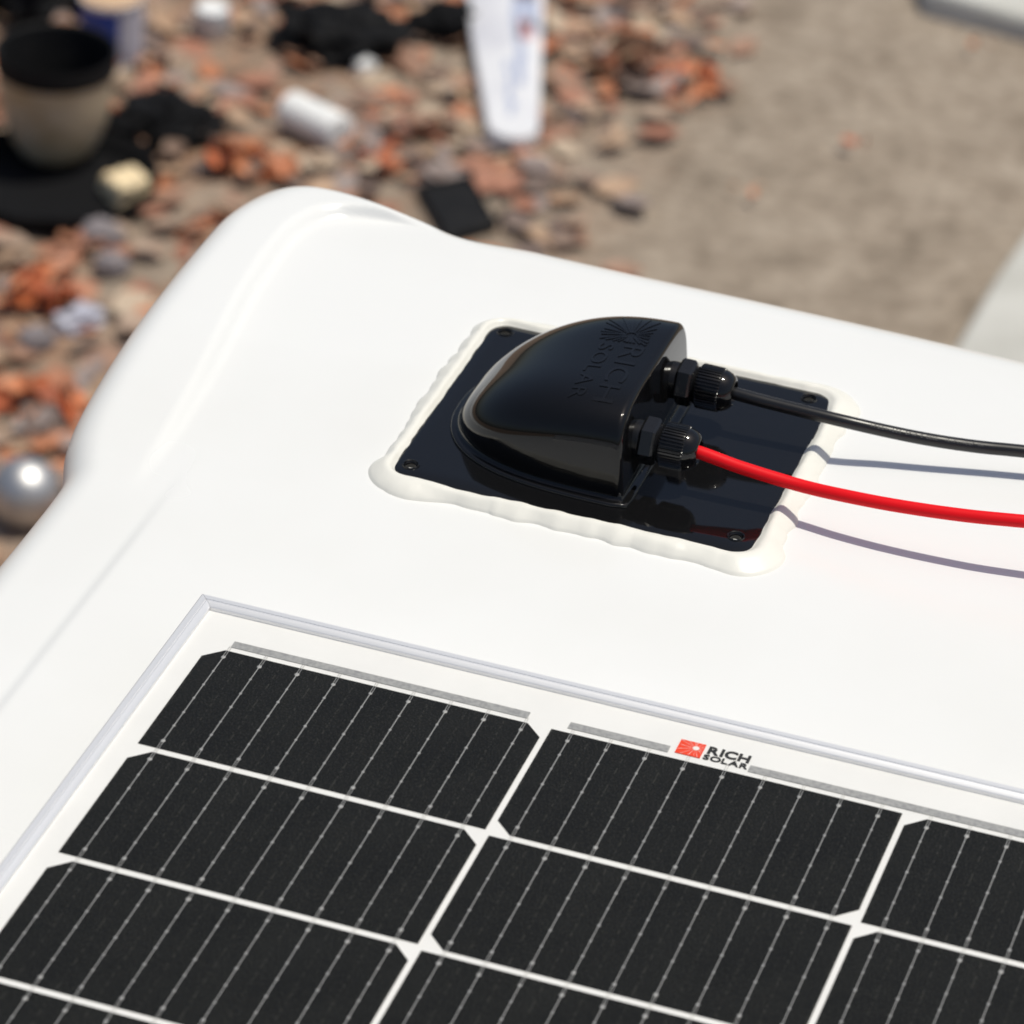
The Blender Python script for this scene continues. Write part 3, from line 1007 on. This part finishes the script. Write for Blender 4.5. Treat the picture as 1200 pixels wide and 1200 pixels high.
Fq = grid_faces(4, n, False, True) + [tuple(range(n)), tuple(range(3 * n, 4 * n))]
build('board', V, Fq, BOARD, brd)
rn = random.Random(4)
for t0, t1, s0, s1, m_ in ((.20, .62, .012, .030, SMEAR), (.42, .85, .034, .060, SMEAR), (.38, .46, .020, .050, PINK), (.55, .60, .02, .06, PINK), (.08, .30, -.006, .006, SMEAR)):
    V = []; K = 10
    for k in range(K + 1):
        t = lerp(t0, t1, k / K); j = .006
        V.append(bpnt(t, s0 + rn.uniform(-j, j) * .6, .0266)); V.append(bpnt(t, s1 + rn.uniform(-j, j), .0266))
    build('paint_smear', V, grid_faces(K + 1, 2), m_, brd)

# black tile ---------------------------------------------------------
C4 = [Vector(c) + Vector((.012, -.030)) for c in ((-1.4286, 4.5993), (-1.3587, 4.6758), (-1.2603, 4.5307), (-1.3207, 4.4444))]
cc = sum(C4, Vector((0, 0))) / 4
tz = gh(cc.x, cc.y) + .004
V = []
for f, z in ((.97, 0), (1, .002), (1, .014), (.96, .017), (.90, .017), (.88, .013)):
    for c in C4:
        p = cc + (c - cc) * f; V.append((p.x, p.y, tz + z))
Fq = grid_faces(6, 4, False, True) + [(0, 1, 2, 3), (20, 21, 22, 23)]
o = build('black_tray', V, Fq, MATTEB, origin=(cc.x, cc.y, tz), smooth=False)
tag(o, 'flat rectangular black tray behind the roof edge', 'tray')

# silver ball --------------------------------------------------------
bx_, by_, br_ = -1.600, 3.372, .0530
bz_ = gh(bx_, by_)
pr = [(br_ * math.sin(math.pi * k / 28) + (.0009 if k == 14 else 0), br_ - br_ * math.cos(math.pi * k / 28)) for k in range(29)]
o = build('silver_ball', *lathe_z(pr, 56, (bx_, by_, bz_)), STEEL, origin=(bx_, by_, bz_))
tag(o, 'dull silver metal ball at the left edge of the roof', 'ball')

# pale slabs ---------------------------------------------------------
def slab_thing(P, h, label):
    cc = sum((Vector(p) for p in P), Vector((0, 0))) / len(P)
    V = []
    n = len(P)
    for ins, z in ((0, -.05), (0, h - .015), (.006, h - .004), (.016, h)):
        for p in P:
            v = Vector(p); q = v + (cc - v).normalized() * ins; V.append((q.x, q.y, GZ + z))
    Fq = grid_faces(4, n, False, True) + [tuple(range(3 * n, 4 * n))]
    o = build('concrete_slab', V, Fq, CONC, origin=(cc.x, cc.y, GZ), sharp=math.radians(50))
    tag(o, label, 'slab', 'pale concrete slabs')


slab_thing([(-.80, 5.64), (-.62, 5.60), (1.2, 5.25), (1.5, 7.0), (-1.2, 7.4), (-1.05, 6.2)], .05, 'pale concrete slab in the far top right corner')
slab_thing([(-.440, 4.20), (-.430, 4.60), (-.415, 4.80), (-.33, 4.97), (-.1, 5.02), (1.4, 4.9), (1.4, 3.2), (-.42, 3.2)], .06, 'pale concrete slab beside the right edge of the roof')
